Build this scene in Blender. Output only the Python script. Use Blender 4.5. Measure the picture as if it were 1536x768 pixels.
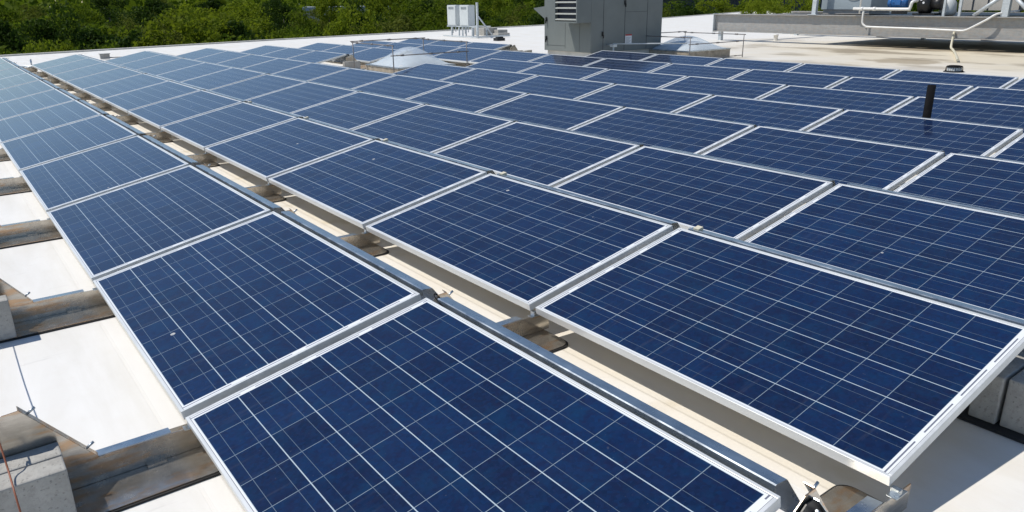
import bpy, math, random
import numpy as np
from mathutils import Vector, Matrix
random.seed(7); rng = np.random.default_rng(11)
scene = bpy.context.scene
for o in list(bpy.data.objects): bpy.data.objects.remove(o)

# ---------------------------------------------------------------- camera
# x runs across the rows, y along them away from the camera, z up, roof at z = 0
YAW, PITCH, ROLL, FPX = .6478, -.3314, -.0131, 1126.45
cd = bpy.data.cameras.new('camera'); cam = bpy.data.objects.new('camera', cd)
scene.collection.objects.link(cam); scene.camera = cam
_f = Vector((math.sin(YAW)*math.cos(PITCH), math.cos(YAW)*math.cos(PITCH), math.sin(PITCH)))
_r = Vector((math.cos(YAW), -math.sin(YAW), 0)); _u = _r.cross(_f)
_R = math.cos(ROLL)*_r + math.sin(ROLL)*_u; _U = -math.sin(ROLL)*_r + math.cos(ROLL)*_u
m = Matrix((( _R.x, _U.x, -_f.x, -.463), (_R.y, _U.y, -_f.y, -.8319), (_R.z, _U.z, -_f.z, 1.5054), (0, 0, 0, 1)))
cam.matrix_world = m
cd.sensor_width = 36; cd.lens = FPX*36/1536; cd.clip_start = .05; cd.clip_end = 4000

# ---------------------------------------------------------------- light
SUN = Vector((-.45, .39, 1)).normalized()
EL = math.asin(SUN.z); AZ = math.atan2(SUN.x, SUN.y)
world = bpy.data.worlds.new('World'); scene.world = world; world.use_nodes = True
wn = world.node_tree.nodes; wl = world.node_tree.links
sky = wn.new('ShaderNodeTexSky'); sky.sky_type = 'NISHITA'; sky.sun_disc = False
sky.sun_elevation = EL; sky.sun_rotation = AZ; sky.air_density = 1.0; sky.dust_density = .05; sky.ozone_density = 2.5
bg = wn['Background']; bg.inputs['Strength'].default_value = .09
wl.new(sky.outputs[0], bg.inputs[0])
sd = bpy.data.lights.new('sun', 'SUN'); sd.energy = 3.5; sd.angle = math.radians(.53); sd.color = (1, .95, .87)
so = bpy.data.objects.new('sun', sd); scene.collection.objects.link(so)
so.rotation_euler = (-SUN).to_track_quat('-Z', 'Y').to_euler()
vs = scene.view_settings; vs.view_transform = 'Standard'; vs.look = 'None'; vs.gamma = 1; vs.exposure = .22; vs.use_curve_mapping = False
scene.cycles.max_bounces = 14; scene.cycles.diffuse_bounces = 9; scene.cycles.transparent_max_bounces = 16
scene.render.resolution_x = 1024; scene.render.resolution_y = 512

# ---------------------------------------------------------------- helpers
def link(o): scene.collection.objects.link(o); return o
def tag(o, label=None, cat=None, group=None, kind=None):
    if label: o['label'] = label
    if cat: o['category'] = cat
    if group: o['group'] = group
    if kind: o['kind'] = kind
    return o
def empty(name, loc=(0,0,0), rot=(0,0,0), **k):
    o = bpy.data.objects.new(name, None); o.empty_display_size = .1; o.location = loc; o.rotation_euler = rot
    return tag(link(o), **k)
class MB:
    """collects shapes, then links them as ONE mesh object"""
    def __init__(s): s.v = []; s.f = []; s.sm = []
    def add(s, vs, fs, smooth=False):
        b = len(s.v); s.v += [tuple(v) for v in vs]
        for f in fs: s.f.append([i+b for i in f]); s.sm.append(smooth)
        return s
    def box(s, x0, x1, y0, y1, z0, z1):
        v = [(x,y,z) for z in (z0,z1) for y in (y0,y1) for x in (x0,x1)]
        return s.add(v, [(0,2,3,1),(4,5,7,6),(0,1,5,4),(2,6,7,3),(0,4,6,2),(1,3,7,5)])
    def prism(s, poly, axis, a, b):
        """poly: points in the plane normal to axis, extruded from a to b along it"""
        n = len(poly)
        def P(p, t): return {'x': (t,p[0],p[1]), 'y': (p[0],t,p[1]), 'z': (p[0],p[1],t)}[axis]
        v = [P(p,a) for p in poly]+[P(p,b) for p in poly]
        return s.add(v, [list(range(n))[::-1], list(range(n,2*n))]+[(i,(i+1)%n,n+(i+1)%n,n+i) for i in range(n)])
    def sheet(s, pts, axis, a, b, t=.002):
        """bent sheet metal: a polyline with thickness, extruded"""
        top = [Vector(p) for p in pts]; off = []
        for i,p in enumerate(top):
            d = (top[min(i+1,len(top)-1)]-top[max(i-1,0)]).normalized(); off.append(p+Vector((d.y,-d.x))*t)
        return s.prism([tuple(p) for p in top]+[tuple(p) for p in off[::-1]], axis, a, b)
    def tube(s, pts, r, n=10, cap=True):
        pts = [Vector(p) for p in pts]; b = []; rr = r if isinstance(r,(list,tuple)) else [r]*len(pts)
        up = Vector((0,0,1)); vs_ = []; prev = None
        for i,p in enumerate(pts):
            d = (pts[min(i+1,len(pts)-1)]-pts[max(i-1,0)]).normalized()
            if prev is None: a = d.cross(up if abs(d.z)<.9 else Vector((1,0,0))).normalized()
            else: a = (prev-d*prev.dot(d)).normalized()
            prev = a; c = d.cross(a)
            vs_ += [p+(a*math.cos(2*math.pi*k/n)+c*math.sin(2*math.pi*k/n))*rr[i] for k in range(n)]
        fs = [(i*n+k, i*n+(k+1)%n, (i+1)*n+(k+1)%n, (i+1)*n+k) for i in range(len(pts)-1) for k in range(n)]
        base = len(s.v); s.add(vs_, fs, True)
        if cap:
            s.f.append([base+k for k in range(n)][::-1]); s.sm.append(False)
            s.f.append([base+(len(pts)-1)*n+k for k in range(n)]); s.sm.append(False)
        return s
    def lathe(s, prof, c=(0,0,0), n=20):
        """prof: (radius, z) pairs about a vertical axis"""
        v = [(c[0]+r*math.cos(2*math.pi*k/n), c[1]+r*math.sin(2*math.pi*k/n), c[2]+z) for r,z in prof for k in range(n)]
        f = [(i*n+k, i*n+(k+1)%n, (i+1)*n+(k+1)%n, (i+1)*n+k) for i in range(len(prof)-1) for k in range(n)]
        return s.add(v, f, True)
    def build(s, name, mat, parent=None, bevel=0, **k):
        me = bpy.data.meshes.new(name); me.from_pydata(s.v, [], s.f)
        me.polygons.foreach_set('use_smooth', s.sm); me.materials.append(mat); me.update()
        o = link(bpy.data.objects.new(name, me))
        if parent: o.parent = parent
        if bevel:
            b = o.modifiers.new('bevel', 'BEVEL'); b.width = bevel; b.segments = 2; b.limit_method = 'ANGLE'
            b.harden_normals = False
        return tag(o, **k)
def copy_tree(o, parent=None):
    c = o.copy(); link(c); c.parent = parent
    for ch in list(o.children): copy_tree(ch, c)
    return c
def curve(pts, sub=8):
    """smooth path through points"""
    P = [Vector(p) for p in pts]; P = [P[0]*2-P[1]]+P+[P[-1]*2-P[-2]]; out = []
    for i in range(1, len(P)-2):
        for k in range(sub):
            t = k/sub; a,b,c,d = P[i-1:i+3]
            out.append(.5*((2*b)+(c-a)*t+(2*a-5*b+4*c-d)*t*t+(3*b-a-3*c+d)*t**3))
    return out+[P[-2]]
ORD = ['first','second','third','fourth','fifth','sixth','seventh','eighth','ninth','tenth','eleventh','twelfth','thirteenth']

# ---------------------------------------------------------------- materials
class NT:
    def __init__(s, name):
        s.m = bpy.data.materials.new(name); s.m.use_nodes = True; s.t = s.m.node_tree; s.b = s.t.nodes['Principled BSDF']
    def n(s, typ, **k):
        x = s.t.nodes.new(typ)
        for a,b in k.items(): setattr(x, a, b)
        return x
    def put(s, sock, v):
        if hasattr(v, 'is_output') or isinstance(v, bpy.types.NodeSocket): s.t.links.new(v, sock)
        elif v is not None: sock.default_value = v if not (isinstance(v, tuple) and len(v)==3 and len(sock.default_value)==4) else (*v,1)
    def math(s, op, a, b=None, c=None, clamp=False):
        x = s.n('ShaderNodeMath', operation=op); x.use_clamp = clamp
        for i,v in enumerate((a,b,c)):
            if v is not None: s.put(x.inputs[i], v)
        return x.outputs[0]
    def mix(s, f, a, b, blend='MIX'):
        x = s.n('ShaderNodeMix', data_type='RGBA', blend_type=blend)
        s.put(x.inputs[0], f); s.put(x.inputs[6], a); s.put(x.inputs[7], b); return x.outputs[2]
    def co(s, kind='Object'): return s.n('ShaderNodeTexCoord').outputs[kind]
    def pos(s): return s.n('ShaderNodeNewGeometry').outputs['Position']
    def map(s, vec, scale=(1,1,1), loc=(0,0,0)):
        x = s.n('ShaderNodeMapping'); s.put(x.inputs[0], vec); x.inputs['Scale'].default_value = scale; x.inputs['Location'].default_value = loc; return x.outputs[0]
    def noise(s, vec, scale, detail=4, rough=.55, dist=0, out=0):
        x = s.n('ShaderNodeTexNoise'); s.put(x.inputs['Vector'], vec); x.inputs['Scale'].default_value = scale
        x.inputs['Detail'].default_value = detail; x.inputs['Roughness'].default_value = rough; x.inputs['Distortion'].default_value = dist
        return x.outputs[out]
    def ramp(s, f, *stops):
        x = s.n('ShaderNodeMapRange'); s.put(x.inputs[0], f); x.inputs[1].default_value, x.inputs[2].default_value = stops[0], stops[1]
        x.inputs[3].default_value, x.inputs[4].default_value = (stops[2], stops[3]) if len(stops)>2 else (0,1)
        return x.outputs[0]
    def bump(s, h, strength=.3, dist=.01):
        x = s.n('ShaderNodeBump'); s.put(x.inputs['Height'], h); x.inputs['Strength'].default_value = strength; x.inputs['Distance'].default_value = dist
        s.t.links.new(x.outputs[0], s.b.inputs['Normal']); return x.outputs[0]
    def set(s, col=None, rough=None, metal=None, **k):
        s.put(s.b.inputs['Base Color'], col); s.put(s.b.inputs['Roughness'], rough); s.put(s.b.inputs['Metallic'], metal)
        for a,b in k.items(): s.put(s.b.inputs[a.replace('_',' ')], b)
        return s.m
def basic(name, col, rough=.5, metal=0, var=.12, scale=6, bump=0, dark=None):
    t = NT(name); v = t.co(); a = t.noise(v, scale, 5)
    d = dark or tuple(c*(1-2*var) for c in col)
    c = t.mix(t.ramp(a,.3,.7), d, tuple(min(1,x*(1+var*.4)) for x in col))
    r = t.ramp(t.noise(v, scale*3, 3), .3, .7, max(0,rough-.08), min(1,rough+.08))
    if bump: t.bump(t.noise(v, scale*14, 4), bump, .004)
    return t.set(c, r, metal)

def mat_roof():
    t = NT('white_roof_membrane'); p = t.pos(); sx = t.n('ShaderNodeSeparateXYZ'); t.put(sx.inputs[0], p); X,Y = sx.outputs[0], sx.outputs[1]
    big = t.noise(p, .35, 5, .6); fine = t.noise(p, 9, 5, .6); streak = t.noise(t.map(p,(3.2,.5,1)), 1.6, 5, .65, .4)
    col = t.mix(t.ramp(streak,.38,.70), (.785,.772,.742), (.70,.68,.635))
    col = t.mix(t.math('MULTIPLY', t.ramp(fine,.5,.85), .25), col, (.66,.62,.55))
    col = t.mix(t.math('MULTIPLY', t.ramp(big,.5,.75), .3), col, (.78,.75,.69))
    # sheet laps: welded seams every 1.52 m
    fx = t.math('FRACT', t.math('DIVIDE', t.math('ADD', X, 31.076), 1.5164))
    d = t.math('ABSOLUTE', t.math('SUBTRACT', fx, .5))
    lap = t.ramp(d, .022, .028, 1, 0); edge = t.math('MULTIPLY', t.ramp(d,.019,.024,0,1), t.ramp(d,.026,.031,1,0))
    col = t.mix(t.math('MULTIPLY', lap, .5), col, (.82,.81,.79)); col = t.mix(t.math('MULTIPLY', edge, .3), col, (.5,.47,.42))  # a thin shadow line is painted along the lap edges
    # dirty ponding area in front of and under the equipment platform
    dx = t.math('DIVIDE', t.math('SUBTRACT', X, 21.5), 7.5); dy = t.math('DIVIDE', t.math('SUBTRACT', Y, 7.5), 8)
    rr = t.math('SQRT', t.math('ADD', t.math('MULTIPLY',dx,dx), t.math('MULTIPLY',dy,dy)))
    wob = t.math('ADD', rr, t.math('MULTIPLY', t.math('SUBTRACT', t.noise(p,.55,5,.6), .5), .9))
    st = t.ramp(wob, .45, 1.15, 1, 0)
    col = t.mix(t.math('MULTIPLY', st, .75), col, (.62,.53,.36))
    dk = t.math('MULTIPLY', t.ramp(t.noise(t.map(p,(1,.55,1),(3.1,1.7,0)), .62, 4, .55), .50, .60), st)
    col = t.mix(t.math('MULTIPLY', dk, .8), col, (.23,.18,.115))
    # grey-brown dust washed down beside the rows
    dust = t.math('MULTIPLY', t.ramp(t.noise(t.map(p,(1,.35,1)), 2.3, 5, .6), .44, .70), t.ramp(X, .6, 1.4))
    col = t.mix(t.math('MULTIPLY', dust, .28), col, (.66,.58,.44))
    # warm shade tint painted in bands below the low panel edges, blotched with soil
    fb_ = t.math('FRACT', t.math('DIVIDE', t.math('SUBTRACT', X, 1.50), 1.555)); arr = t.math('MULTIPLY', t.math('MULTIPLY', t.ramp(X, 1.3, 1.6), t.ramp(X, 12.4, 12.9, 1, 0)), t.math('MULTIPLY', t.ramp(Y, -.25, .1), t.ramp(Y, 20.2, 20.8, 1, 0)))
    shade_band = t.math('MULTIPLY', t.math('MULTIPLY', t.ramp(fb_, .55, .8, 1, 0), arr), t.ramp(t.noise(t.map(p,(1,.5,1)), 2.6, 5, .6), .25, .6, .45, 1))
    col = t.mix(t.math('MULTIPLY', shade_band, .5), col, (.76,.66,.50))
    blot = t.math('MULTIPLY', t.ramp(t.noise(p, 3.1, 3, .5), .60, .70), shade_band); col = t.mix(t.math('MULTIPLY', blot, .45), col, (.50,.40,.22))
    ex = t.math('DIVIDE', t.math('SUBTRACT', X, 17.5), .62); ey = t.math('DIVIDE', t.math('SUBTRACT', Y, 7.95), .95)
    pud = t.math('ADD', t.math('SQRT', t.math('ADD', t.math('MULTIPLY',ex,ex), t.math('MULTIPLY',ey,ey))), t.math('MULTIPLY', t.math('SUBTRACT', t.noise(p,1.7,4), .5), 1.4))
    col = t.mix(t.ramp(pud, .75, 1.05, .75, 0), col, (.34,.27,.17))
    scuff = t.math('MULTIPLY', t.ramp(t.noise(t.map(p,(1,5,1)), 2.2, 6, .7), .63, .72), .16); col = t.mix(t.math('MULTIPLY', scuff, 1.6), col, (.45,.43,.40))
    t.bump(t.math('ADD', t.math('MULTIPLY', lap, .35), t.math('MULTIPLY', t.noise(p, 3.5, 4), .35)), .35, .02)
    return t.set(col, .55, 0)
def mat_laminate():
    t = NT('blue_polycrystalline_laminate'); p = t.co('Object'); s3 = t.n('ShaderNodeSeparateXYZ'); t.put(s3.inputs[0], p); X,Y = s3.outputs[0], s3.outputs[1]
    mx, my, px, py = .0185, .0335, (.992-.037)/6, (1.65-.067)/10
    gx = t.math('DIVIDE', t.math('SUBTRACT', X, mx), px); gy = t.math('DIVIDE', t.math('SUBTRACT', Y, my), py)
    fx, fy = t.math('FRACT', gx), t.math('FRACT', gy)
    cx = t.math('ABSOLUTE', t.math('SUBTRACT', fx, .5)); cy = t.math('ABSOLUTE', t.math('SUBTRACT', fy, .5))
    gapx = t.math('GREATER_THAN', cx, .5-.00165/px); gapy = t.math('GREATER_THAN', cy, .5-.00115/py)
    inx = t.math('LESS_THAN', t.math('ABSOLUTE', t.math('SUBTRACT', X, .496)), 3*px); iny = t.math('LESS_THAN', t.math('ABSOLUTE', t.math('SUBTRACT', Y, .825)), 5*py)
    inside = t.math('MULTIPLY', inx, iny)
    bus = t.math('LESS_THAN', t.math('ABSOLUTE', t.math('SUBTRACT', cx, .25)), .00085/px)
    # cells: each its own tone, flecked with crystals
    cell = t.n('ShaderNodeCombineXYZ'); t.put(cell.inputs[0], t.math('FLOOR', gx)); t.put(cell.inputs[1], t.math('FLOOR', gy))
    oi = t.n('ShaderNodeObjectInfo'); t.put(cell.inputs[2], t.math('MULTIPLY', oi.outputs['Random'], 97))
    wnz = t.n('ShaderNodeTexWhiteNoise', noise_dimensions='3D'); t.put(wnz.inputs['Vector'], cell.outputs[0])
    vo = t.n('ShaderNodeTexVoronoi'); t.put(vo.inputs['Vector'], p); vo.inputs['Scale'].default_value = 85
    vb = t.n('ShaderNodeSeparateColor'); t.put(vb.inputs[0], vo.outputs['Color'])
    tone = t.math('ADD', t.math('MULTIPLY', wnz.outputs['Value'], .55), t.math('MULTIPLY', vb.outputs[0], .45))
    cc = t.mix(tone, (.0013,.0075,.033), (.0030,.0225,.088))
    cc = t.mix(t.math('MULTIPLY', vb.outputs[1], .35), cc, (.010,.014,.052))
    va_ = t.n('ShaderNodeVectorMath', operation='ADD'); t.put(va_.inputs[0], p); vs2 = t.n('ShaderNodeVectorMath', operation='SCALE'); t.put(vs2.inputs[0], cell.outputs[0]); vs2.inputs['Scale'].default_value = 1.7; t.put(va_.inputs[1], vs2.outputs[0])
    mot = t.noise(va_.outputs[0], 13, 4, .6); mot2 = t.noise(va_.outputs[0], 24, 3, .6, 0, 0)
    cc = t.mix(t.ramp(mot,.48,.72,0,.6), cc, (.0022,.029,.086)); cc = t.mix(t.ramp(mot2,.52,.74,0,.6), cc, (.0065,.0065,.034))
    cc = t.mix(t.math('MULTIPLY', oi.outputs['Random'], .3), cc, (.0025,.008,.040))
    cc = t.mix(t.math('MULTIPLY', bus, inside), cc, (.22,.28,.33))
    cc = t.mix(gapy, cc, (.22,.28,.33)); cc = t.mix(gapx, cc, (.42,.50,.55))
    # white backing round the cells, end ribbons, black sealant
    ex = t.math('ABSOLUTE', t.math('SUBTRACT', X, .496)); ey = t.math('ABSOLUTE', t.math('SUBTRACT', Y, .825))
    rib = t.math('MULTIPLY', t.math('LESS_THAN', t.math('ABSOLUTE', t.math('SUBTRACT', ey, .8025)), .0026),
                 t.math('GREATER_THAN', t.math('SINE', t.math('MULTIPLY', t.math('SUBTRACT', X, mx+.02), 2*math.pi/(1.5*px))), -.75))
    backing = t.mix(rib, (.74,.76,.78), (.16,.17,.21))
    seal = t.math('MAXIMUM', t.math('GREATER_THAN', ex, .4835), t.math('GREATER_THAN', ey, .8125))
    backing = t.mix(seal, backing, (.18,.18,.19))
    col = t.mix(inside, backing, cc)
    # film of dust on the glass
    du = t.noise(p, 3.2, 6, .65); spots = t.ramp(t.noise(p, 60, 2), .72, .76)
    col = t.mix(t.ramp(du,.35,.8,.003,.014), col, (.36,.42,.42)); col = t.mix(t.math('MULTIPLY', spots, .05), col, (.5,.48,.44))
    # droppings and dried water marks
    off = t.n('ShaderNodeCombineXYZ'); t.put(off.inputs[2], t.math('MULTIPLY', oi.outputs['Random'], 31)); va = t.n('ShaderNodeVectorMath', operation='ADD'); t.put(va.inputs[0], p); t.put(va.inputs[1], off.outputs[0])
    v2 = t.n('ShaderNodeTexVoronoi'); t.put(v2.inputs['Vector'], va.outputs[0]); v2.inputs['Scale'].default_value = 7
    v2c = t.n('ShaderNodeSeparateColor'); t.put(v2c.inputs[0], v2.outputs['Color'])
    drop = t.math('LESS_THAN', t.math('ADD', v2.outputs['Distance'], t.math('MULTIPLY', t.noise(p,90,2), .05)), t.math('MULTIPLY', t.math('SUBTRACT', v2c.outputs[0], .80), .55))
    col = t.mix(t.math('MULTIPLY', drop, .75), col, (.62,.61,.56))
    run = t.math('MULTIPLY', t.ramp(t.noise(t.map(va.outputs[0],(1.2,14,1)), 2.2, 4, .6), .58, .75), t.ramp(X, .45, .02)); col = t.mix(t.math('MULTIPLY', run, .05), col, (.45,.44,.40))
    nv = t.n('ShaderNodeTexNoise'); t.put(nv.inputs['Vector'], t.map(va.outputs[0],(1,.35,1))); nv.inputs['Scale'].default_value = 70
    h = t.math('MULTIPLY', t.math('MULTIPLY', nv.outputs[0], bus), 1.0)
    t.bump(t.math('MULTIPLY', nv.outputs[0], .02), .05, .001)
    ro = t.math('ADD', t.ramp(du,.3,.8,.07,.16), t.math('MULTIPLY', bus, .22))
    m = t.set(col, ro, t.math('MULTIPLY', t.math('MULTIPLY', bus, inside), .7), IOR=1.44)
    t.put(t.b.inputs['Coat Weight'], 0.0); t.b.inputs['Coat Roughness'].default_value = .05; t.b.inputs['Coat IOR'].default_value = 1.45
    return m
def mat_steel(name, col=(.55,.56,.56), rough=.35, rust_glow=0, metal=.85):
    t = NT(name); p = t.co(); a = t.noise(p, 9, 6, .65); b = t.noise(t.map(p,(1,2,6)), 3.5, 5, .6)
    c = t.mix(t.ramp(a,.3,.7), tuple(x*.72 for x in col), col)
    vo = t.n('ShaderNodeTexVoronoi'); t.put(vo.inputs['Vector'], p); vo.inputs['Scale'].default_value = 60
    sp = t.n('ShaderNodeSeparateColor'); t.put(sp.inputs[0], vo.outputs['Color'])
    streak = t.noise(t.map(p,(1.5,.6,14)), 5, 4, .6); c = t.mix(t.ramp(streak,.45,.7,0,.5), c, tuple(min(1,x*1.25) for x in col))
    c = t.mix(t.math('MULTIPLY', sp.outputs[0], .22), c, tuple(x*.6 for x in col))
    if rust_glow: c = t.mix(t.math('MULTIPLY', t.ramp(b,.49,.57), rust_glow), c, (.60,.34,.15))  # orange patches: painted warm reflection on the channels, rust on other steel
    t.bump(t.noise(p, 22, 3), .08, .004)
    return t.set(c, t.ramp(a,.3,.7,rough-.08,rough+.12), metal)
def mat_alu():
    t = NT('clear_anodised_aluminium'); p = t.co(); a = t.noise(t.map(p,(4,.6,4)), 5, 4)
    c = t.mix(t.ramp(a,.3,.7), (.64,.655,.65), (.75,.77,.77))
    return t.set(c, t.ramp(a,.3,.7,.32,.45), .3)
def mat_concrete():
    t = NT('cast_concrete'); p = t.co(); a = t.noise(p, 7, 6, .7); b = t.noise(p, 45, 4, .7)
    c = t.mix(t.ramp(a,.3,.7), (.31,.30,.275), (.45,.44,.41))
    c = t.mix(t.ramp(b,.35,.5,.35,0), c, (.22,.2,.18)); pit = t.ramp(t.noise(p,90,2),.62,.7)
    c = t.mix(t.math('MULTIPLY',pit,.5), c, (.2,.19,.17))
    t.bump(t.math('SUBTRACT', b, pit), .55, .006); return t.set(c, .9, 0)
def mat_leaf(name, a, b, tr=.3):
    t = NT(name); p = t.co(); oi = t.n('ShaderNodeObjectInfo')
    n1 = t.noise(p, .9, 3); n2 = t.n('ShaderNodeTexWhiteNoise', noise_dimensions='3D')
    t.put(n2.inputs['Vector'], t.map(p,(3,3,3)))
    c = t.mix(t.ramp(n1,.3,.7), a, b); c = t.mix(t.math('MULTIPLY', oi.outputs['Random'], .4), c, tuple(x*.55 for x in a))
    t.set(c, .75, 0); t.b.inputs['Specular IOR Level'].default_value = .12; tl = t.n('ShaderNodeBsdfTranslucent'); t.put(tl.inputs[0], c)
    ms = t.n('ShaderNodeMixShader'); ms.inputs[0].default_value = tr
    t.t.links.new(t.b.outputs[0], ms.inputs[1]); t.t.links.new(tl.outputs[0], ms.inputs[2]); t.t.links.new(ms.outputs[0], t.t.nodes['Material Output'].inputs[0])
    return t.m
def mat_acrylic():
    t = NT('clear_acrylic_dome'); p = t.co(); t.set((.80,.86,.92), .12, 0, IOR=1.4)
    tr = t.n('ShaderNodeBsdfTransparent'); tr.inputs[0].default_value = (.9,.94,.97,1); ms = t.n('ShaderNodeMixShader')
    t.put(ms.inputs[0], t.ramp(t.noise(p, 5, 4), .3, .7, .30, .42))
    t.t.links.new(tr.outputs[0], ms.inputs[1]); t.t.links.new(t.b.outputs[0], ms.inputs[2]); t.t.links.new(ms.outputs[0], t.t.nodes['Material Output'].inputs[0])
    return t.m
M = dict(
 roof=mat_roof(), lam=mat_laminate(), alu=mat_alu(), conc=mat_concrete(),
 backing=basic('white_back_sheet', (.78,.78,.77), .5, 0, .03), galv=mat_steel('galvanised_steel', (.52,.57,.61), .27, 0, .95), glow_steel=mat_steel('galvanised_steel_warm_reflection', (.62,.575,.51), .20, .62, .88),  # channel steel carries warm orange reflections in its colour
 beam=mat_steel('dull_galvanised_beam', (.37,.37,.36), .6, .1, .1),
 post=mat_steel('galvanised_post', (.62,.66,.68), .5, 0, .3), rail=mat_steel('grey_pipe_rail', (.22,.22,.23), .5, .1, .4),
 rubber=basic('black_rubber_pad', (.02,.02,.021), .8, 0, .2), pvc_black=basic('black_plastic_pipe', (.006,.006,.007), .85, 0, .2),
 pvc_white=basic('white_plastic_pipe', (.80,.79,.76), .35, 0, .06), cream=basic('cream_painted_pipe', (.62,.58,.45), .5, 0, .1),
 unit=basic('grey_green_painted_steel', (.172,.190,.184), .5, 0, .05, 2.2), seam=basic('dark_panel_joint', (.035,.04,.045), .6),
 louvre_dark=basic('louvre_shadow_box', (.02,.025,.045), .6), louvre=basic('cream_louvre_blade', (.50,.51,.47), .45, 0, .05),
 curb=basic('painted_curb_board', (.60,.58,.53), .7, 0, .1, 4), wood=basic('weathered_wood_curb', (.42,.36,.28), .8, 0, .2, 9, .3),
 acryl=mat_acrylic(), dome=basic('white_inner_dome', (.62,.63,.61), .3, 0, .06, 3),
 cab=basic('light_grey_enclosure_paint', (.62,.65,.65), .38, 0, .04, 2), label=basic('white_notice_sheet', (.75,.76,.78), .5, 0, .03), red=basic('red_notice_heading', (.5,.03,.03), .5),
 ink=basic('grey_lettering_print', (.22,.23,.24), .6), vent=basic('vent_slot_grey', (.30,.33,.34), .6),
 blue=basic('blue_motor_paint', (.03,.13,.36), .35, 0, .1), cabinet_blue=basic('pale_blue_grey_sheet', (.29,.34,.37), .42, 0, .08, 1.6),
 beige=basic('beige_cabinet_sheet', (.47,.44,.39), .5, 0, .06, 2), black=basic('black_painted_iron', (.012,.012,.013), .45, 0, .2),
 green=basic('dark_teal_cabinet', (.07,.11,.11), .45, 0, .1), wire=basic('brown_red_cable', (.30,.10,.05), .55, 0, .1),
 yellow=basic('yellow_tape', (.7,.55,.08), .6), wall=basic('tan_wall_panel', (.40,.37,.32), .8, 0, .1, .3), grass=basic('rough_grass_ground', (.05,.07,.022), .95, 0, .3, .08),
 bark=basic('grey_brown_bark', (.10,.085,.07), .9, 0, .25, 5, .5), asph=basic('asphalt_lot', (.09,.09,.095), .9, 0, .1, .5),
 farwall=basic('distant_beige_wall', (.42,.40,.35), .8, 0, .06, .2), farglass=basic('distant_dark_glazing', (.02,.03,.05), .3, 0, .2, .4), farroof=basic('distant_grey_roof', (.36,.40,.43), .6, 0, .1, .2))

for k_ in ('pvc_black',): M[k_].node_tree.nodes['Principled BSDF'].inputs['Specular IOR Level'].default_value = .15
# ---------------------------------------------------------------- setting
edge = [(-40,18.5),(1.45,27.4),(10.64,29.88),(26.9,33.1),(41.3,36.7),(51,40.2),(64,45.2)]
poly = [(-40,-18),(64,-18)]+edge[::-1]
g = MB(); g.add([(-3000,-3000,-8),(3000,-3000,-8),(3000,3000,-8),(-3000,3000,-8)], [(0,1,2,3)]); g.build('ground', M['grass'], kind='structure')
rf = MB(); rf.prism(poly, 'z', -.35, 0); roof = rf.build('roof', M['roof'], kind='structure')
wl_ = MB(); wl_.prism([(x*.995,y-.12) if y>0 else (x*.995,y+.12) for x,y in poly], 'z', -8, -.36); wl_.build('building_wall', M['wall'], kind='structure')
cp = MB()
for (x0,y0),(x1,y1) in zip(edge[:-1], edge[1:]):
    d = Vector((x1-x0,y1-y0)).normalized(); n = Vector((-d.y,d.x))
    a,b = Vector((x0,y0)), Vector((x1,y1)); q = [a-n*.16,b-n*.16,b+n*.02,a+n*.02]
    cp.prism([tuple(p) for p in q], 'z', .002, .045)
cp.build('roof_edge_trim', M['cream'] if 0 else M['curb'], kind='structure')

# ---------------------------------------------------------------- solar array
T, L, W, G, ZL = .1971, 1.65, .992, .0461, .16
V = {0:-1.5396,1:0,2:1.5396,3:3.0786,4:4.5855,5:6.1632,6:7.6996,7:9.2645,8:10.8166}
U = {0:0,1:0,2:-.0092,3:-.0036,4:-.0244,5:.0123,6:.0152,7:.0142,8:.0639}
ROWS = {1:range(12),2:range(12),3:range(12),4:range(12),5:[0,1,2,3,4,5,6,9,10,11],6:[1,2,3,4,5,6,9,10,11],7:range(1,12),8:[1,2,3,4,5,6,9,10,11]}
def make_panel():
    root = empty('solar_panel')
    f = MB(); w, h = .011, .035
    f.box(0,w,0,L,-h,0); f.box(W-w,W,0,L,-h,0); f.box(w,W-w,0,w,-h,-.0004); f.box(w,W-w,L-w,L,-h,-.0004)
    f.build('frame', M['alu'], root, bevel=.0012)
    l = MB(); l.box(w-.001,W-w+.001,w-.001,L-w+.001,-.007,-.0016); l.build('cell_sheet', M['lam'], root)
    l = MB(); l.box(w,W-w,w,L-w,-.0090,-.0072); l.build('back_sheet', M['backing'], root)
    c, s = math.cos(T), math.sin(T)
    loc = lambda x,z: (x*c+z*s, -x*s+z*c)              # roof-level coordinates into the tilted panel's own
    d = MB(); d.sheet([loc(x,z) for x,z in [(1.002,.165),(1.0035,.190),(1.008,.1925),(1.052,.1885),(1.058,.182),(1.235,-.055)]], 'y', .035, L-.035, .0022)
    d.build('wind_deflector', M['galv'], root)
    return root
proto = make_panel(); first = True
ROWNAME = {1:'leftmost row',2:'second row from the left',3:'third row from the left',4:'fourth row from the left',5:'fifth row from the left',6:'sixth row from the left',7:'second row from the back',8:'rearmost row'}
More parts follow.
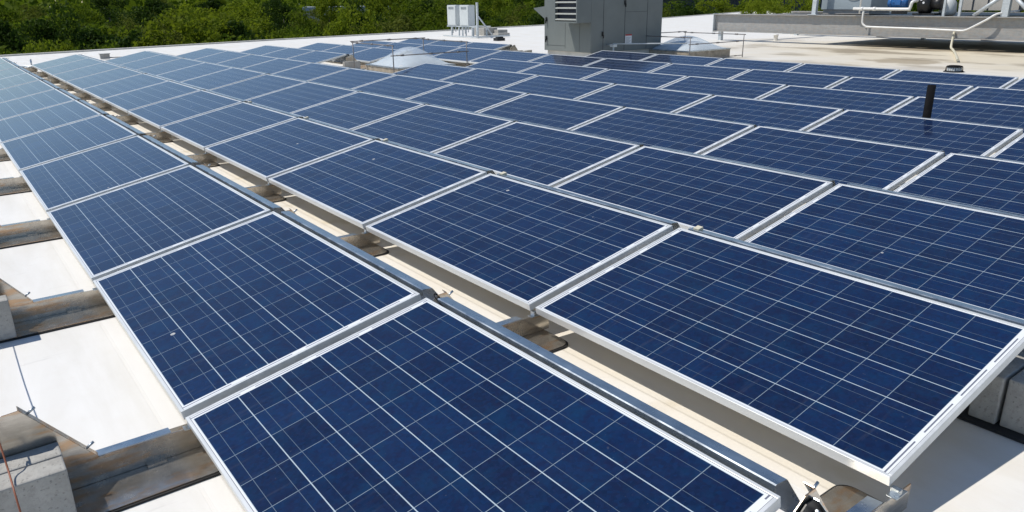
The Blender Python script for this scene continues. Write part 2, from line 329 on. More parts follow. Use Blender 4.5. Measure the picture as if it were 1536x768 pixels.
for r in ROWS:
    ids = list(ROWS[r])
    for k,i in enumerate(ids):
        o = proto if first else copy_tree(proto); first = False
        o.location = (V[r]+random.uniform(-.001,.001), U[r]+i*(L+G)+random.uniform(-.002,.002), ZL+random.uniform(-.0015,.0015))
        o.rotation_euler = (random.uniform(-.0012,.0012), -T+random.uniform(-.003,.003), random.uniform(-.0008,.0008))
        if r in (1,2): lab = f'{ORD[k]} blue solar panel from the near end of the {ROWNAME[r]}'
        else: lab = f'{ORD[len(ids)-1-k]} blue solar panel from the far end of the {ROWNAME[r]}'
        tag(o, lab, 'solar panel', 'tilted solar panels laid in rows on the flat roof')
        if r == 2 and i < 5:
            w_ = [c for c in o.children if c.name.startswith('wind_deflector')][0]
            q = MB(); c, s = math.cos(T), math.sin(T); x,z = 1.028, .1925
            a,b = x*c+z*s, -x*s+z*c
            q.box(a-.022,a+.016,L-.10,L-.065,b-.004,b+.012); q.build('cable_clip', M['cream'], w_)

# mounting channels at the panel joints: floor plates, upright web, gusset that carries the high edge
def make_channel(near=True, far=True, length=(.55,1.62)):
    root = empty('mounting_channel'); a,b = length; r = .05
    def plate(y0,y1,x1,z0,z1,grow=0):
        s = 1 if y1 > 0 else -1; yo = (y1 if s>0 else y0)+s*grow; yi = y0 if s>0 else y1
        pts = [(a-grow,yi),(a-grow,yo)]+[(x1+grow-r+r*math.sin(t), yo-s*r+s*r*math.cos(t)) for t in [k*math.pi/12 for k in range(7)]]+[(x1+grow,yi)]
        return pts if s < 0 else pts[::-1]
    pad = MB(); pl = MB()
    if near: pad.prism(plate(-.19,-.004,b,0,0,.008),'z',.0015,.008); pl.prism(plate(-.19,-.004,b,0,0),'z',.0085,.0125)
    if far:  pad.prism(plate(.004,.19,b,0,0,.008),'z',.0015,.008);  pl.prism(plate(.004,.19,b,0,0),'z',.0085,.0125)
    pad.build('rubber_pad', M['rubber'], root); pl.build('floor_plate', M['glow_steel'], root)
    wb = MB(); wb.box(a,b+.03,-.002,.002,.0125,.10); wb.box(b-.22,b-.16,-.03,-.002,.0125,.024)
    wb.build('web', M['glow_steel'], root)
    tf = MB(); tf.sheet([(.0035,.1025),(.050,.0985),(.054,.092)],'x',1.262,1.495,.0022); tf.build('top_flange', M['galv'], root)
    gs = MB(); gs.prism([(1.268,.101),(1.088,.338),(1.045,.335),(1.0,.305),(.955,.295),(.93,.27),(.93,.101)],'y',-.0015,.0015)
    d = Vector((1.268-1.088,.101-.338)).normalized(); n = Vector((-d.y,d.x))
    gs.sheet([(1.088,.340),(1.27,.1005)],'y',.0018,.032,.002)
    gs.build('gusset', M['glow_steel'], root)
    for t in (.12,.86):
        p = Vector((1.088,.34)).lerp(Vector((1.268,.101)), t); bo = MB()
        bo.tube([(p.x-.006,.017,p.y-.002),(p.x+.022,.017,p.y+.016)], .0045, 6); bo.build('bolt', M['galv'], root)
    lc = MB(); lc.box(1.552,1.568,-.014,.014,.10,.124); lc.box(1.535,1.60,-.016,.016,.1005,.104); lc.build('panel_clip', M['galv'], root)
    return root
joint = lambda i: i*(L+G)-G/2
CH = dict(full=make_channel(), far=make_channel(near=False), near=make_channel(far=False)); used = set()
def channel(kind, row, u, label):
    o = CH[kind] if kind not in used else copy_tree(CH[kind]); used.add(kind)
    o.location = (V[row], u, 0); tag(o, label, 'mounting channel', 'galvanised mounting channels under the panel joints'); return o
for i in range(1,7): channel('full', 0, joint(i)+.006, f'{ORD[i-1]} steel mounting channel from the near end, sticking out left of the leftmost panels')
channel('far', 1, joint(0)-.0, 'steel mounting channel at the near end of the gap beside the leftmost row')
for i in range(1,12): channel('full', 1, joint(i)+.006, f'{ORD[i]} steel mounting channel from the near end in the gap beside the leftmost row')
channel('near', 1, joint(12), 'steel mounting channel at the far end of the gap beside the leftmost row')
for r,nm in ((2,'second'),(3,'third'),(4,'fourth'),(5,'fifth')): channel('near', r, joint(12), f'steel mounting channel at the far end behind the {nm} row from the left')
for r,nm in ((5,'fifth'),(6,'sixth'),(8,'rearmost')): channel('far', r, U[r]+joint(9)-.03, f'steel mounting channel at the open panel end of the {nm} row by the gap')

# concrete ballast blocks
def make_block():
    b = MB(); b.box(-.195,.195,-.046,.046,0,.19); return b.build('ballast_block', M['conc'], bevel=.006)
bp = make_block(); bfirst = [True]
def block(x,y,z,rz,label):
    o = bp if bfirst[0] else copy_tree(bp); bfirst[0] = False
    o.location = (x,y,z); o.rotation_euler = (0,0,rz); tag(o, label, 'concrete block', 'grey concrete ballast blocks'); return o
w1, w2 = joint(1)+.006, joint(2)+.006
block(-.566, w1-.052, .0127, .004, 'grey concrete block against the steel gusset on the nearest left channel')
block(-.567, w1-.148, .0127, -.006, 'frontmost grey concrete block on the nearest left mounting channel')
block(-.585, w1+.085, .0127, .01, 'grey concrete block half hidden behind the gusset of the nearest left channel')
block(-.60, w2-.055, .0127, .003, 'grey concrete block against the gusset of the second left channel')
block(-.57, w2-.15, .0127, -.004, 'outer grey concrete block on the second left channel at the photo edge')
block(2.557, .055, .0127, .0, 'grey concrete block in shade under the near end of the second panel row')
block(2.567, -.047, .0127, .006, 'grey concrete block at the right photo edge below the raised panel corner')
b = MB(); b.box(2.33,2.85,-.125,.135,.0015,.0122); b.build('rubber_pad', M['rubber'], label='black rubber pad under the two concrete blocks at the right edge', cat='rubber pad')
block(6.16+1.0, U[5]+joint(9)-.16, .0127, .02, 'grey concrete block beside the railed skylight at the open end of a panel row')
block(7.62+1.1, U[6]+joint(9)-.12, .0127, .3, 'weathered concrete block behind the right side of the railed skylight')
block(7.70+1.1, U[6]+joint(7)+.16, .0127, .1, 'grey concrete block at the panel end right of the railed skylight')
block(10.8+1.05, U[8]+joint(9)-.17, .0127, .0, 'grey concrete block at the open rearmost row end left of the air handler')
block(10.8+1.30, U[8]+joint(9)-.3, .0127, .4, 'loose concrete block lying left of the grey air handler')

# wires round the left channel
c = MB(); c.tube(curve([(-.56,3.6,.36),(-.555,2.6,.345),(-.545,1.74,.40),(-.525,1.66,.345),(-.515,1.60,.30),(-.510,1.54,.23),(-.507,1.44,.20),(-.503,1.36,.09),(-.500,1.2,.04)],6), .0026, 6)
c.build('hanging_cable', M['wire'], label='thin brown red cable hanging over the concrete blocks at the left', cat='cable')
c = MB(); c.tube(curve([(1.00,-.06,.24),(1.03,-.04,.20),(1.08,-.03,.19),(1.13,-.05,.22),(1.16,-.09,.18)],6), .004, 6)
c.build('loose_cable', M['wire'], label='brown cable looped at the near end of the leftmost row gap', cat='cable')
eb = empty('gusset_shade_plate', (1.1,-.03,0), label='black plate added for the shaded gusset at the near end of the leftmost row gap', cat='shade plate')
b = MB(); b.prism([(1.24-1.1,.12),(1.075-1.1,.318),(1.04-1.1,.318),(1.0-1.1,.29),(.99-1.1,.12)],'y',-.004,.0); b.build('plate', M['black'], eb)  # added black sheet gives the gusset's near face its shade
b = MB(); b.sheet([(1.075-1.1,.321),(1.243-1.1,.118)],'y',-.016,.004,.003); b.build('shade_plate_edge', M['galv'], eb)
b = MB(); b.tube(curve([(-.09,-.02,.22),(-.04,-.045,.16),(.02,-.03,.24),(.06,-.05,.17),(.1,-.03,.10)],6),.007,8); b.build('lead', M['pvc_black'], eb)
c = MB(); c.box(1.08,1.10,-.06,-.037,.20,.27); c.box(1.10,1.15,-.064,-.056,.235,.243); c.box(1.10,1.15,-.064,-.056,.205,.213); c.tube([(1.06,-.05,.30),(1.20,-.05,.16)],.004,6)
c.build('wire_clamp', M['galv'], label='small shiny steel wire clamp at the near end of the wind deflector', cat='clamp')

c = MB(); c.tube(curve([(1.00,joint(1)-.12,.325),(1.006,joint(1)-.05,.343),(1.022,joint(1)-.005,.346),(1.045,joint(1)+.01,.335),(1.06,joint(1)-.02,.30)],6), .0028, 6)
c.build('module_lead', M['pvc_black'], label='short black cable poking through the deflector joint between the two nearest leftmost panels', cat='cable')

# ---------------------------------------------------------------- roof fittings
def pipe_vent(x,y,h,r):
    o = empty('vent_pipe', (x,y,0), label='black plastic vent pipe standing up between the panel rows at right', cat='vent pipe')
    b = MB(); b.lathe([(r,0),(r,h),(r*.82,h),(r*.82,h-.12),(0,h-.12)]); b.build('pipe', M['pvc_black'], o)
    b = MB(); b.lathe([(r*3,.003),(r*3,.008),(r*1.35,.03),(r*1.3,.16),(r*1.01,.165)]); b.build('boot', M['curb'], o)
pipe_vent(7.35, 2.64, .645, .038)
d = empty('roof_drain', (15.80,6.02,0), label='black slotted dome strainer over the roof drain beyond the panels', cat='roof drain')
b = MB(); b.lathe([(.19,.003),(.185,.012),(.15,.014)]); b.build('flange', M['rubber'], d)
b = MB(); b.lathe([(.135,.014),(.128,.085),(.10,.096),(0,.098)]); b.build('sump', M['cab'], d)
b = MB(); b.lathe([(.148,.10),(.14,.115),(.10,.125),(0,.126)]); b.lathe([(.148,.10),(.13,.097),(0,.106)])
for k in range(22):
    a = 2*math.pi*k/22; b.tube([(.155*math.cos(a),.155*math.sin(a),.014),(.145*math.cos(a),.145*math.sin(a),.103)], .0045, 5)
b.lathe([(.165,.013),(.165,.024),(.148,.024)]); b.build('strainer', M['pvc_black'], d)
b = MB(); b.lathe([(.07,0),(.07,.16),(.085,.165),(.085,.2),(0,.2)], (23.0,15.0,0)); b.build('roof_vent', M['pvc_white'], label='short white vent stub on the roof in front of the long steel beam', cat='vent')
b = MB(); b.box(3.52,3.76,23.36,23.46,.02,.15); b.box(3.50,3.78,23.34,23.47,.15,.165); b.tube([(3.76,23.4,.05),(4.7,23.3,.05)],.016,6)
b.build('junction_box', M['beam'], label='small grey electrical box at the far end between panel rows', cat='junction box')
b = MB(); b.tube([(1.70,21.9,0),(1.70,21.9,.20)],.02,8); b.tube([(1.40,21.85,.03),(2.2,21.75,.03)],.018,6); b.box(1.62,1.78,21.85,21.95,.0,.03)
b.build('pipe_stub', M['galv'], label='small steel stub with a thin bar at the far end of the long gap', cat='pipe')

def skylight(x0,x1,y0,y1,hc,ht,label):
    o = empty('skylight', ((x0+x1)/2,(y0+y1)/2,0), label=label, cat='skylight', group='domed skylights with pipe guards')
    a,b_ = (x1-x0)/2, (y1-y0)/2
    c = MB()
    for p in ((-a,a,-b_,-b_+.05),(-a,a,b_-.05,b_),(-a,-a+.05,-b_+.05,b_-.05),(a-.05,a,-b_+.05,b_-.05)): c.box(*p,0,hc)
    c.build('curb', M['wood'], o)
    c = MB()
    for p in ((-a-.012,a+.012,-b_-.012,-b_+.055),(-a-.012,a+.012,b_-.055,b_+.012),(-a-.012,-a+.055,-b_+.055,b_-.055),(a-.055,a+.012,-b_+.055,b_-.055)): c.box(*p,hc+.002,hc+.025)
    c.build('rim', M['galv'], o)
    def dome(name, mat, s, h, z0, pw):
        n = 20; v = []; f = []
        for i in range(n+1):
            for j in range(n+1):
                x,y = -1+2*i/n, -1+2*j/n
                z = h*((.5+.5*math.cos(math.pi*x))*(.5+.5*math.cos(math.pi*y)))**pw
                v.append((x*a*s,y*b_*s,z0+z))
        for i in range(n):
            for j in range(n): f.append((i*(n+1)+j,(i+1)*(n+1)+j,(i+1)*(n+1)+j+1,i*(n+1)+j+1))
        m_ = MB(); m_.add(v,f,True); m_.build(name, mat, o)
    dome('inner_dome', M['dome'], .95, (ht-hc)*.55, hc+.027, .33); dome('outer_dome', M['acryl'], .985, ht-hc-.03, hc+.029, .50)
    return o
skylight(6.93,8.25,12.55,13.93,.20,.575,'domed white skylight in the gap among the panels, nearest to the middle')
skylight(14.3,15.9,11.5,13.0,.20,.54,'domed skylight behind the rearmost panels beside the grey air handler')
def guard(x0,x1,y0,y1,h,label):
    o = empty('skylight_guard', ((x0+x1)/2,(y0+y1)/2,0), label=label, cat='guard rail', group='pipe guards round the skylights')
    a,b_ = (x1-x0)/2,(y1-y0)/2; r = .011
    for sx,sy in ((-1,1),(-1,-1),(1,-1),(1,1)):
        b = MB(); b.tube([(sx*a,sy*b_,0),(sx*a,sy*b_,h)], r, 8); b.build('post', M['rail'], o)
    def rail(p,q,rr=r):
        b = MB(); b.tube([p,q], rr, 8); P,Q = Vector(p),Vector(q); dd = (Q-P)
        for t in (.14,.5,.86): b.tube([P+dd*(t-.02),P+dd*(t+.02)], rr*1.7, 8)
        b.build('rail', M['rail'], o)
    e = .05
    rail((-a,-b_-e,h),(-a,b_+e,h)); rail((-a-e,b_,h+.022),(a+e,b_,h+.022)); rail((a,-b_-e,h),(a,b_+e,h))
    rail((-a-e,-b_,h*.72),(a+e,-b_,h*.72)); rail((-a,-b_,.03),(-a,b_,.03),.008); rail((-a,-b_,.05),(a,-b_,.05),.008)
    return o
guard(6.72,8.42,12.35,14.05,.665,'thin pipe guard round the skylight in the gap among the panels')
guard(14.1,16.15,11.3,13.2,.555,'thin pipe guard round the skylight beside the grey air handler')

# ---------------------------------------------------------------- air handler
ah = empty('air_handler', (13.42,13.56,0), label='tall grey air handling unit with louvred box standing behind the panels', cat='air handler')
def at(o, mb):                                  # world-placed shapes under a moved empty
    l = o.location; mb.v = [(x-l.x,y-l.y,z-l.z) for x,y,z in mb.v]; return mb
X0,X1,Y0,Y1,ZB,ZT = 12.2,14.65,12.71,14.42,.235,2.35
b = MB(); b.box(X0,X1,Y0,Y1,ZB,ZT); at(ah,b).build('body', M['unit'], ah, bevel=.008)
b = MB(); b.box(X0+.06,X1-.06,Y0+.06,Y1-.06,0,ZB-.003); at(ah,b).build('curb', M['curb'], ah)
b = MB(); b.box(11.752,X0-.003,Y0,Y0+.03,.925,ZT-.2); b.box(11.752,X0-.003,13.487,13.517,.925,ZT-.2); b.box(11.752,X0-.003,Y0+.03,13.487,.925,.96); b.box(11.752,X0-.003,Y0+.03,13.487,ZT-.24,ZT-.2)
at(ah,b).build('louvre_box', M['unit'], ah)
b = MB(); b.box(11.84,11.86,Y0+.032,13.485,.962,ZT-.242); at(ah,b).build('louvre_back', M['louvre_dark'], ah)
for k in range(10):
    z = .985+.1285*k; b = MB(); b.prism([(11.755,z),(11.755,z+.026),(11.80,z+.034),(11.80,z+.030)],'y',Y0+.034,13.483); at(ah,b).build('louvre_blade', M['louvre'], ah)
b = MB()
for x in (12.602,13.32,14.1): b.box(x-.006,x+.006,Y0-.003,Y0+.02,ZB+.02,ZT-.02)
b.box(13.34,14.08,Y0-.003,Y0+.02,1.14,1.147); b.box(X0-.003,X0+.02,13.10,13.106,ZB+.02,.9); b.box(X0-.003,X0+.02,13.62,13.626,ZB+.06,.9); b.box(X0-.003,X0+.02,13.62,14.35,.36,.366)
at(ah,b).build('panel_joint', M['seam'], ah)
for x,y,z in ((12.575,Y0,.66),(13.3,Y0,1.36),(X0,14.33,.98),(X0,14.33,.53)):
    b = MB()
    if y == Y0: b.box(x-.02,x+.02,y-.03,y-.0005,z-.05,z+.05); b.box(x-.012,x+.012,y-.05,y-.031,z-.1,z-.02)
    else: b.box(x-.03,x-.0005,y-.02,y+.02,z-.05,z+.05); b.box(x-.05,x-.031,y-.012,y+.012,z-.1,z-.02)
    at(ah,b).build('handle', M['black'], ah)
b = MB(); b.prism([(Y1+.002,1.30),(14.97,1.245),(14.97,1.225),(Y1+.002,.93)],'x',12.3,13.7); at(ah,b).build('intake_hood', M['unit'], ah)
b = MB(); b.box(13.353,13.575,Y0-.004,Y0-.0005,.385,.61); nt = at(ah,b).build('notice', M['label'], ah)
def child_at(mb, parent, name, mat):
    o = mb.build(name, mat); o.parent = parent; l = parent.parent.location if parent.parent else parent.location
    o.location = -Vector(l) if parent.parent else -Vector(l); return o
b = MB(); b.box(13.353,13.575,Y0-.006,Y0-.0045,.585,.618); child_at(b, nt, 'heading', M['red'])
b = MB()
for k in range(6): b.box(13.375,13.55-(k%3)*.03,Y0-.006,Y0-.0045,.545-k*.025,.552-k*.025)
child_at(b, nt, 'print_lines', M['ink'])
b = MB(); b.tube([(12.75,12.5,.43),(14.05,11.35,.43)],.014,8); b.tube([(12.75,12.5,0),(12.75,12.5,.44)],.02,8); b.box(12.69,12.81,12.44,12.56,.36,.42); b.tube([(12.75,12.5,.4),(12.75,12.7,.4)],.014,8)
b.build('gas_pipe', M['post'], label='thin pale pipe on a stand between the air handler and the skylight guard', cat='pipe')

# ---------------------------------------------------------------- electrical enclosures on a strut stand
st = empty('equipment_stand', (17.3,25.6,0), label='galvanised strut stand carrying the two white enclosures near the roof edge', cat='stand')
for y in (26.5,25.95,25.7,25.0):
    for x in (17.25,17.95):
        b = MB(); b.box(x-.025,x+.025,y-.025,y+.025,.0,.40); at(st,b).build('leg', M['post'], st)
b = MB(); b.box(17.21,17.26,24.7,26.8,.402,.44); b.box(17.9,17.95,24.7,26.8,.402,.44); at(st,b).build('strut', M['post'], st)
b = MB(); b.box(17.2,17.27,24.585,24.655,0,1.345); at(st,b).build('mast', M['post'], st)
b = MB(); b.tube([(17.3,24.62,.80),(18.25,25.0,.05)],.03,8); at(st,b).build('brace', M['post'], st)
b = MB(); b.box(17.0,18.6,24.3,24.36,.03,.09); b.box(17.0,17.06,24.4,26.8,.03,.07); at(st,b).build('base_rail', M['post'], st)
for y,lab in ((26.08,'left one of the two white electrical enclosures on the strut stand'),(25.16,'right one of the two white electrical enclosures on the strut stand')):
    e = empty('enclosure', (17.2,y,.445), label=lab, cat='electrical cabinet', group='white enclosures on the stand')
    b = MB(); b.box(0,.30,0,.64,0,.80); b.build('body', M['cab'], e, bevel=.01)
    b = MB(); b.box(-.02,-.002,.02,.62,.03,.78); dr = b.build('door', M['cab'], e, bevel=.006)
    b = MB()
    for k in range(5): b.box(-.026,-.0205,.13,.52,.64+k*.02,.65+k*.02)
    b.build('vent_slots', M['vent'], dr)
    b = MB(); b.tube([(.1,.2,0),(.1,.2,-.25)],.02,6); b.tube([(.12,.45,0),(.12,.45,-.3)],.025,6); b.build('conduit', M['post'], e)
for x,y,z,s,lab in ((19.0,26.6,0,(.35,.42,.30),'large concrete block behind the brace of the strut stand'),(19.4,26.1,0,(.25,.25,.22),'smaller concrete block right of the brace of the strut stand'),(19.2,25.7,0,(.3,.2,.1),'flat concrete slab right of the brace of the strut stand')):
    b = MB(); b.box(-s[0],s[0],-s[1],s[1],0,s[2]); o = b.build('ballast_block', M['conc'], bevel=.012, label=lab, cat='concrete block'); o.location = (x,y,z)
b = MB(); b.box(16.5,16.85,22.3,22.55,.0,.10); b.box(16.56,16.8,22.34,22.5,.10,.14); b.build('pipe_support', M['rubber'], label='small black rubber support block on the roof right of the strut stand', cat='support block')

# ---------------------------------------------------------------- equipment platform at the right
VB = 21.94
pf = empty('equipment_platform', (VB,10,0), label='long raised steel beam platform carrying the pumps and cabinets at right', cat='platform')
def ibeam(x,y0,y1,z0,z1,f=.13):
    b = MB(); b.box(x-.012,x+.012,y0,y1,z0+.026,z1-.026); b.box(x-f,x+f,y0,y1,z0,z0+.024); b.box(x-f,x+f,y0,y1,z1-.024,z1); return b
at(pf, ibeam(VB,2.0,16.75,.30,.88)).build('front_beam', M['beam'], pf)
at(pf, ibeam(VB+4.6,2.0,16.75,.30,.88)).build('rear_beam', M['beam'], pf)
for y in (15.6,13.0,10.4,7.8,5.2):
    b = MB(); b.box(VB+.14,VB+4.46,y-.06,y+.06,.60,.85); at(pf,b).build('cross_beam', M['beam'], pf)
b = MB(); b.box(VB-.128,VB+.128,16.755,16.775,.28,.90); at(pf,b).build('end_plate', M['post'], pf)
for x in (VB,VB+4.6):
    for y in (16.5,11.7,7.0,3.0):
        if x == VB and y in (11.7,7.0): continue
        b = MB(); b.box(x-.06,x+.06,y-.06,y+.06,0,.298); at(pf,b).build('post', M['post'], pf)
b = MB(); b.box(VB-.06,VB+.06,12.93,13.06,.882,2.6); b.box(VB-.15,VB+.15,12.85,13.14,.882,.90); at(pf,b).build('column', M['post'], pf)
b = MB(); b.box(VB-.07,VB+.07,7.52,7.69,.882,2.6); at(pf,b).build('column', M['post'], pf)
for y1 in (8.35,6.95):
    b = MB(); b.tube([(VB-.02,7.6+(.09 if y1>7.6 else -.09),1.42),(VB-.02,y1,.9)],.05,8); at(pf,b).build('diagonal_brace', M['post'], pf)
for y in (9.13,8.72): 
    b = MB(); b.box(VB-.03,VB+.03,y-.03,y+.03,.882,2.6); at(pf,b).build('slim_post', M['post'], pf)
b = MB(); b.box(VB+.2,VB+4.4,2.5,13.0,.856,.875); at(pf,b).build('deck', M['black'], pf)

cb = empty('cooler_cabinet', (VB+.35,11.4,.9), label='pale blue grey sheet metal cabinet beside the column on the platform', cat='cabinet')
b = MB(); b.box(0,1.3,0,1.6,.13,1.6); b.build('casing', M['cabinet_blue'], cb, bevel=.01)
b = MB(); b.box(.05,1.25,.05,1.55,0,.127); b.build('skid', M['beam'], cb)
b = MB(); b.tube([(-.02,.55,.75),(-.005,.55,.75)],.36,28); b.build('round_port', M['vent'], cb)
mo = empty('pump_motor', (VB+.3,10.52,1.05), label='blue electric motor above the white pipe on the platform', cat='motor')
b = MB(); b.tube([(0,-.28,.18),(0,-.24,.18),(0,-.23,.18),(0,.18,.18)],[.10,.14,.15,.15],20)
for k in range(9): 
    a = math.pi*k/8; b.box(.15*math.cos(a)-.006,.15*math.cos(a)+.006,-.2,.15,.18+.14*math.sin(a),.18+.17*math.sin(a))
b.build('casing', M['blue'], mo)
b = MB(); b.tube([(0,.182,.18),(0,.30,.18)],[.155,.12],20); b.build('fan_cover', M['blue'], mo)
b = MB(); b.box(-.12,.12,-.2,.15,-.13,.02); b.build('foot', M['black'], mo)
b = MB(); b.box(-.17,-.10,-.1,.06,.12,.26); b.build('terminal_box', M['blue'], mo)
pu = empty('pump', (VB+.25,9.75,.9), label='black pump at the end of the white pipe on the platform', cat='pump')
b = MB(); b.tube([(0,.2,.3),(0,.12,.3),(0,-.12,.3),(0,-.2,.3)],[.12,.27,.27,.14],22); b.build('volute', M['black'], pu)
b = MB(); b.box(-.2,.2,-.35,.25,0,.05); b.tube([(0,-.2,.3),(0,-.45,.3)],.16,16); b.build('base', M['black'], pu)
b = MB(); b.tube([(-.281,.02,.42),(-.275,.02,.42)],.035,10); b.tube([(-.281,-.05,.33),(-.275,-.05,.33)],.03,10); b.build('gauge', M['label'], pu)
b = MB(); b.tube(curve([(VB-.2,11.62,1.07),(VB-.2,10.1,1.06),(VB-.2,9.98,1.08),(VB-.2,9.95,1.16),(VB-.2,9.93,1.24),(VB-.1,9.90,1.28),(VB+.15,9.86,1.28)],5),.042,10)
for y in (11.35,10.98): b.tube([(VB-.2,y-.04,1.067),(VB-.2,y+.04,1.067)],.055,10)
b.tube([(VB-.2,11.42,.93),(VB-.2,11.42,2.3)],.024,8)
b.build('water_pipe', M['pvc_white'], label='white horizontal water pipe with elbow leading to the black pump', cat='pipe')
b = MB(); b.tube(curve([(VB-.2,11.3,1.02),(VB-.2,11.3,.80),(VB-.2,11.28,.66),(VB-.2,11.18,.585),(VB-.2,11.02,.565),(VB-.2,9.6,.545),(VB-.2,8.62,.52),(VB-.2,8.42,.535),(VB-.2,8.25,.62),(VB-.2,7.95,.80),(VB-.1,7.72,.96),(VB+.3,7.4,1.02)],6),.028,10)
b.build('conduit', M['pvc_white'], label='white conduit looping low across the face of the front beam', cat='conduit')
b = MB(); b.tube(curve([(VB-.05,8.75,.5),(VB-.3,8.66,.12),(VB-.6,8.48,.06),(20.0,7.83,.055),(18.05,6.93,.05)],6),.03,10)
b.build('drain_pipe', M['cream'], label='pale drain pipe running from the platform across the roof towards the drain', cat='pipe')
tk = empty('expansion_tank', (VB+.6,9.3,.9), label='white cone topped tank between posts on the platform', cat='tank')
b = MB(); b.lathe([(.0,.0),(.20,.0),(.22,.10),(.20,.32),(.12,.44),(.05,.5),(0,.51)]); b.build('shell', M['cab'], tk)
b = MB(); b.box(-.12,.12,-.12,.12,-.02,.0); b.build('foot', M['black'], tk)
lc = empty('panelled_cabinet', (VB+.75,7.55,.9), label='beige cabinet with dark upright seams behind the braced column', cat='cabinet')
b = MB(); b.box(0,1.2,0,1.55,.12,1.6); b.build('casing', M['beige'], lc)
b = MB()
for y in (.02,.42,.80,1.18,1.5): b.box(-.012,-.001,y-.018,y+.018,.13,1.58)
b.build('seams', M['farglass'], lc)
tc = empty('control_cabinet', (VB+.75,5.2,.9), label='dark teal cabinet at the right photo edge on the platform', cat='cabinet')
b = MB(); b.box(0,1.2,0,2.1,.1,1.7); b.build('casing', M['green'], tc, bevel=.01)
b = MB(); b.box(-.015,-.001,.1,1.0,.2,1.6); b.build('door', M['green'], tc)
pr_ = empty('pipe_run', (VB+6,14,0), label='low grey pipe run with bumpy fittings beyond the long beam', cat='pipe')
b = MB(); b.tube([(VB+5.2,17.8,.55),(VB+5.6,9,.6)],.16,10); b.build('pipe', M['beam'], None).parent = pr_; pr_.children[0].location = (-(VB+6),-14,0)
b = MB()
for k in range(9): y = 17-k*.7; b.box(VB+5.1,VB+5.6,y-.12,y+.12,.74,.80+.12*random.random())
o = b.build('saddle', M['vent']); o.parent = pr_; o.location = (-(VB+6),-14,0)
b = MB()
for y in (17,13.5,10): b.box(VB+5.1,VB+5.6,y-.1,y+.1,0,.45)
o = b.build('support', M['conc']); o.parent = pr_; o.location = (-(VB+6),-14,0)

# ---------------------------------------------------------------- woodland beyond the roof edge
def leaves(pts, size, flat=.5):
    n = len(pts); q = rng.normal(size=(n,3)); q /= np.linalg.norm(q,axis=1)[:,None]; q[:,2] = np.abs(q[:,2])*flat+q[:,2]*(1-flat)+.25
    q /= np.linalg.norm(q,axis=1)[:,None]
    a = np.cross(q, rng.normal(size=(n,3))); a /= np.linalg.norm(a,axis=1)[:,None]; b = np.cross(q,a)
    s = size*rng.uniform(.6,1.35,(n,1)); a *= s; b *= s*.62
    return np.stack([pts-a, pts-b*.9+a*.1, pts+a, pts+b*.9+a*.1], 1).reshape(-1,3)
def mesh_quads(name, v, mat):
    n = len(v)//4; me = bpy.data.meshes.new(name); me.vertices.add(len(v)); me.vertices.foreach_set('co', v.astype(np.float32).ravel())
    me.loops.add(4*n); me.loops.foreach_set('vertex_index', np.arange(4*n,dtype=np.int32)); me.polygons.add(n)
    me.polygons.foreach_set('loop_start', np.arange(0,4*n,4,dtype=np.int32)); me.polygons.foreach_set('loop_total', np.full(n,4,dtype=np.int32))
    me.update(); me.validate(); me.materials.append(mat); return me
def crown_points(w, h, z0, nclump, per, spread):
    P = []
    for k in range(nclump):
        while True:
            c = rng.uniform(-1,1,3)
            if .25 < np.linalg.norm(c) < 1: break
        wz = 1-.35*max(0,c[2]); c = c*np.array([w*wz,w*wz,h]); r = spread*rng.uniform(.55,1.2)
        d = rng.normal(size=(per,3)); d /= np.linalg.norm(d,axis=1)[:,None]; P.append(c+d*r*rng.uniform(.45,1.05,(per,1))*np.array([1,1,.75]))
    P = np.concatenate(P); P[:,2] += z0+h; return P
LEAF = dict(lime=mat_leaf('yellow_green_leaves',(.135,.19,.011),(.205,.25,.016),.5), mid=mat_leaf('mid_green_leaves',(.085,.135,.009),(.14,.19,.012),.5),
            dark=mat_leaf('dark_green_leaves',(.026,.055,.007),(.048,.085,.010),.4), olive=mat_leaf('olive_spring_leaves',(.105,.13,.017),(.155,.18,.026),.45))
def make_tree(leaf, w, h, z0, ncl, per, spread, lsize, trunk=True):
    root = empty('tree')
    me = mesh_quads('crown', leaves(crown_points(w,h,z0,ncl,per,spread), lsize), LEAF[leaf]); o = link(bpy.data.objects.new('crown', me)); o.parent = root
    b = MB(); top = z0+h*1.3; b.tube(curve([(0,0,0),(.1,.05,top*.4),(-.05,.1,top*.75),(.05,0,top)],4),[.16*w/2.2*(1-.8*k/12) for k in range(13)],7)
    for k in range(7):
        a = k*2.4; zz = z0*.8+h*(.3+.12*k); b.tube(curve([(0,0,zz),(w*.35*math.cos(a),w*.35*math.sin(a),zz+h*.3),(w*.75*math.cos(a),w*.75*math.sin(a),zz+h*.55)],3),[.05,.045,.04,.035,.03,.02,.012],5)
    b.build('trunk', M['bark'], root)
    return root
PROTO = []
SPEC = [('lime','bushy yellow green tree in the woodland beyond the roof edge'),('mid','mid green leafy tree in the woodland beyond the roof edge'),
        ('dark','dark green dense tree in the woodland beyond the roof edge'),('olive','thin olive green spring tree in the woodland beyond the roof edge')]
for leaf,lab in SPEC:
    for v in range(2):
        if leaf == 'olive': t = make_tree(leaf,1.7+.3*v,2.9,2.2,70,120,.60,.07)
        elif leaf == 'dark': t = make_tree(leaf,2.1+.3*v,2.5+.5*v,1.2,85,170,.66,.082)
        else: t = make_tree(leaf,2.1+.4*v,2.4+.4*v,1.2,85,170,.62,.078)
        PROTO.append((t,leaf,lab,[True]))
def tree(idx, x, y, s, sz, rz):
    t,leaf,lab,f = PROTO[idx]; o = t if f[0] else copy_tree(t); f[0] = False
    o.location = (x,y,-8); o.scale = (s,s,sz); o.rotation_euler = (0,0,rz); tag(o, lab, 'tree', leaf+' trees in the woodland beyond the roof edge')
cx_, cy_ = -.46, -.83
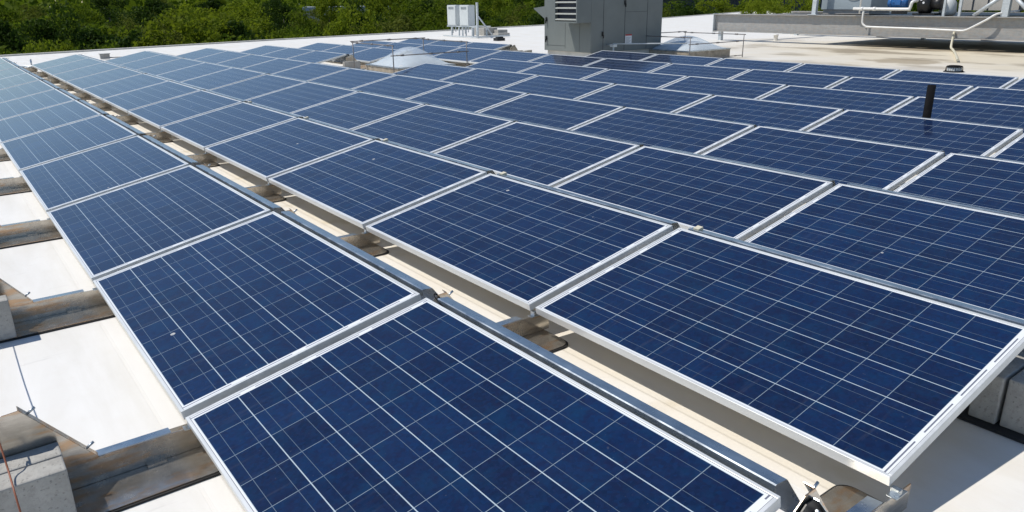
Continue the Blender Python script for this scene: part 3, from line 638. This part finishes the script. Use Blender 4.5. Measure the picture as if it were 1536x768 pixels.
def roof_dist(a):
    for (x0,y0),(x1,y1) in zip(edge[:-1],edge[1:]):
        d = (math.sin(a),math.cos(a)); ex,ey = x1-x0,y1-y0; den = d[0]*ey-d[1]*ex
        if abs(den) < 1e-9: continue
        t = ((x0-cx_)*ey-(y0-cy_)*ex)/den; u = ((x0-cx_)*d[1]-(y0-cy_)*d[0])/den
        if t > 0 and 0 <= u <= 1: return t
    return 60
nt_ = 0
for ring,(add,step,fr) in enumerate([(6,2.7,.80),(10,2.9,.66),(16,3.3,.52),(25,4.0,.38),(38,4.9,.24),(58,6.3,.10),(86,8.2,-.03)]):
    a = math.radians(1.5)
    while a < math.radians(60):
        R0 = roof_dist(a); D = R0+add*random.uniform(.88,1.15); top = 1.5-(fr+random.uniform(-.13,.13))*1.5*D/R0
        if a > math.radians(46.5) and ring > 3: a += step/D; continue
        if a > math.radians(46.5): top = min(top, 1.5-.012*D+random.uniform(-.3,.1))
        idx = random.choices(range(8), weights=[4,4,5,5,2.2,2.2,3,3])[0]
        hh = 8.0 if idx > 5 else (6.5 if idx in (3,5) else 6.0)
        tree(idx, cx_+D*math.sin(a), cy_+D*math.cos(a), random.uniform(.75,1.4)*(1+ring*.09), (8+top)/hh, random.uniform(0,6.28)); nt_ += 1
        a += step*random.uniform(.75,1.25)/D
# far wood, one mass
P = []
for k in range(900):
    a = math.radians(random.uniform(-4,80)); D = random.uniform(190,360); h = random.uniform(9.5,14.5)+ (D-190)*.012
    c = np.array([cx_+D*math.sin(a), cy_+D*math.cos(a), -8]); n = 60
    d = rng.normal(size=(n,3)); d /= np.linalg.norm(d,axis=1)[:,None]
    P.append(c+np.array([0,0,h*.6])+d*np.array([4.2,4.2,h*.45])*rng.uniform(.6,1,(n,1)))
me = mesh_quads('far_wood', leaves(np.concatenate(P), .95), LEAF['mid']); tag(link(bpy.data.objects.new('far_wood', me)), kind='stuff', label='far green wood closing the view behind the nearer trees', cat='woodland')

# distant buildings between the trees
fb = empty('distant_building', (0,0,-8), label='distant long beige building with dark lower storey behind trees at top right', cat='building')
a0,a1,D = math.radians(46.5), math.radians(60), 118
p0 = Vector((cx_+D*math.sin(a0),cy_+D*math.cos(a0))); p1 = Vector((cx_+D*math.sin(a1),cy_+D*math.cos(a1))); ax = (p1-p0).normalized(); nn = Vector((ax.y,-ax.x))
if nn.dot(p0) < 0: nn = -nn
def slab(q0,q1,depth,z0,z1): 
    b = MB(); b.prism([tuple(q0),tuple(q1),tuple(q1+nn*depth),tuple(q0+nn*depth)],'z',z0,z1); return b
slab(p0,p1,18,9.0,11).build('wall', M['farwall'], fb); slab(p0+nn*.4,p1+nn*.4,17,0,8.94).build('glazing', M['farglass'], fb)
fb2 = empty('distant_shed', (0,0,-8), label='distant low building with pale grey roof seen between the tree tops', cat='building')
a0,a1,D = math.radians(22.5), math.radians(28.5), 150
p0 = Vector((cx_+D*math.sin(a0),cy_+D*math.cos(a0))); p1 = Vector((cx_+D*math.sin(a1),cy_+D*math.cos(a1))); ax = (p1-p0).normalized(); nn = Vector((ax.y,-ax.x))
if nn.dot(p0) < 0: nn = -nn
slab(p0+nn*.3,p1+nn*.3,13,0,7.6).build('wall', M['farwall'], fb2); slab(p0,p1,14,7.61,8.3).build('roof', M['farroof'], fb2)
print('trees', nt_)
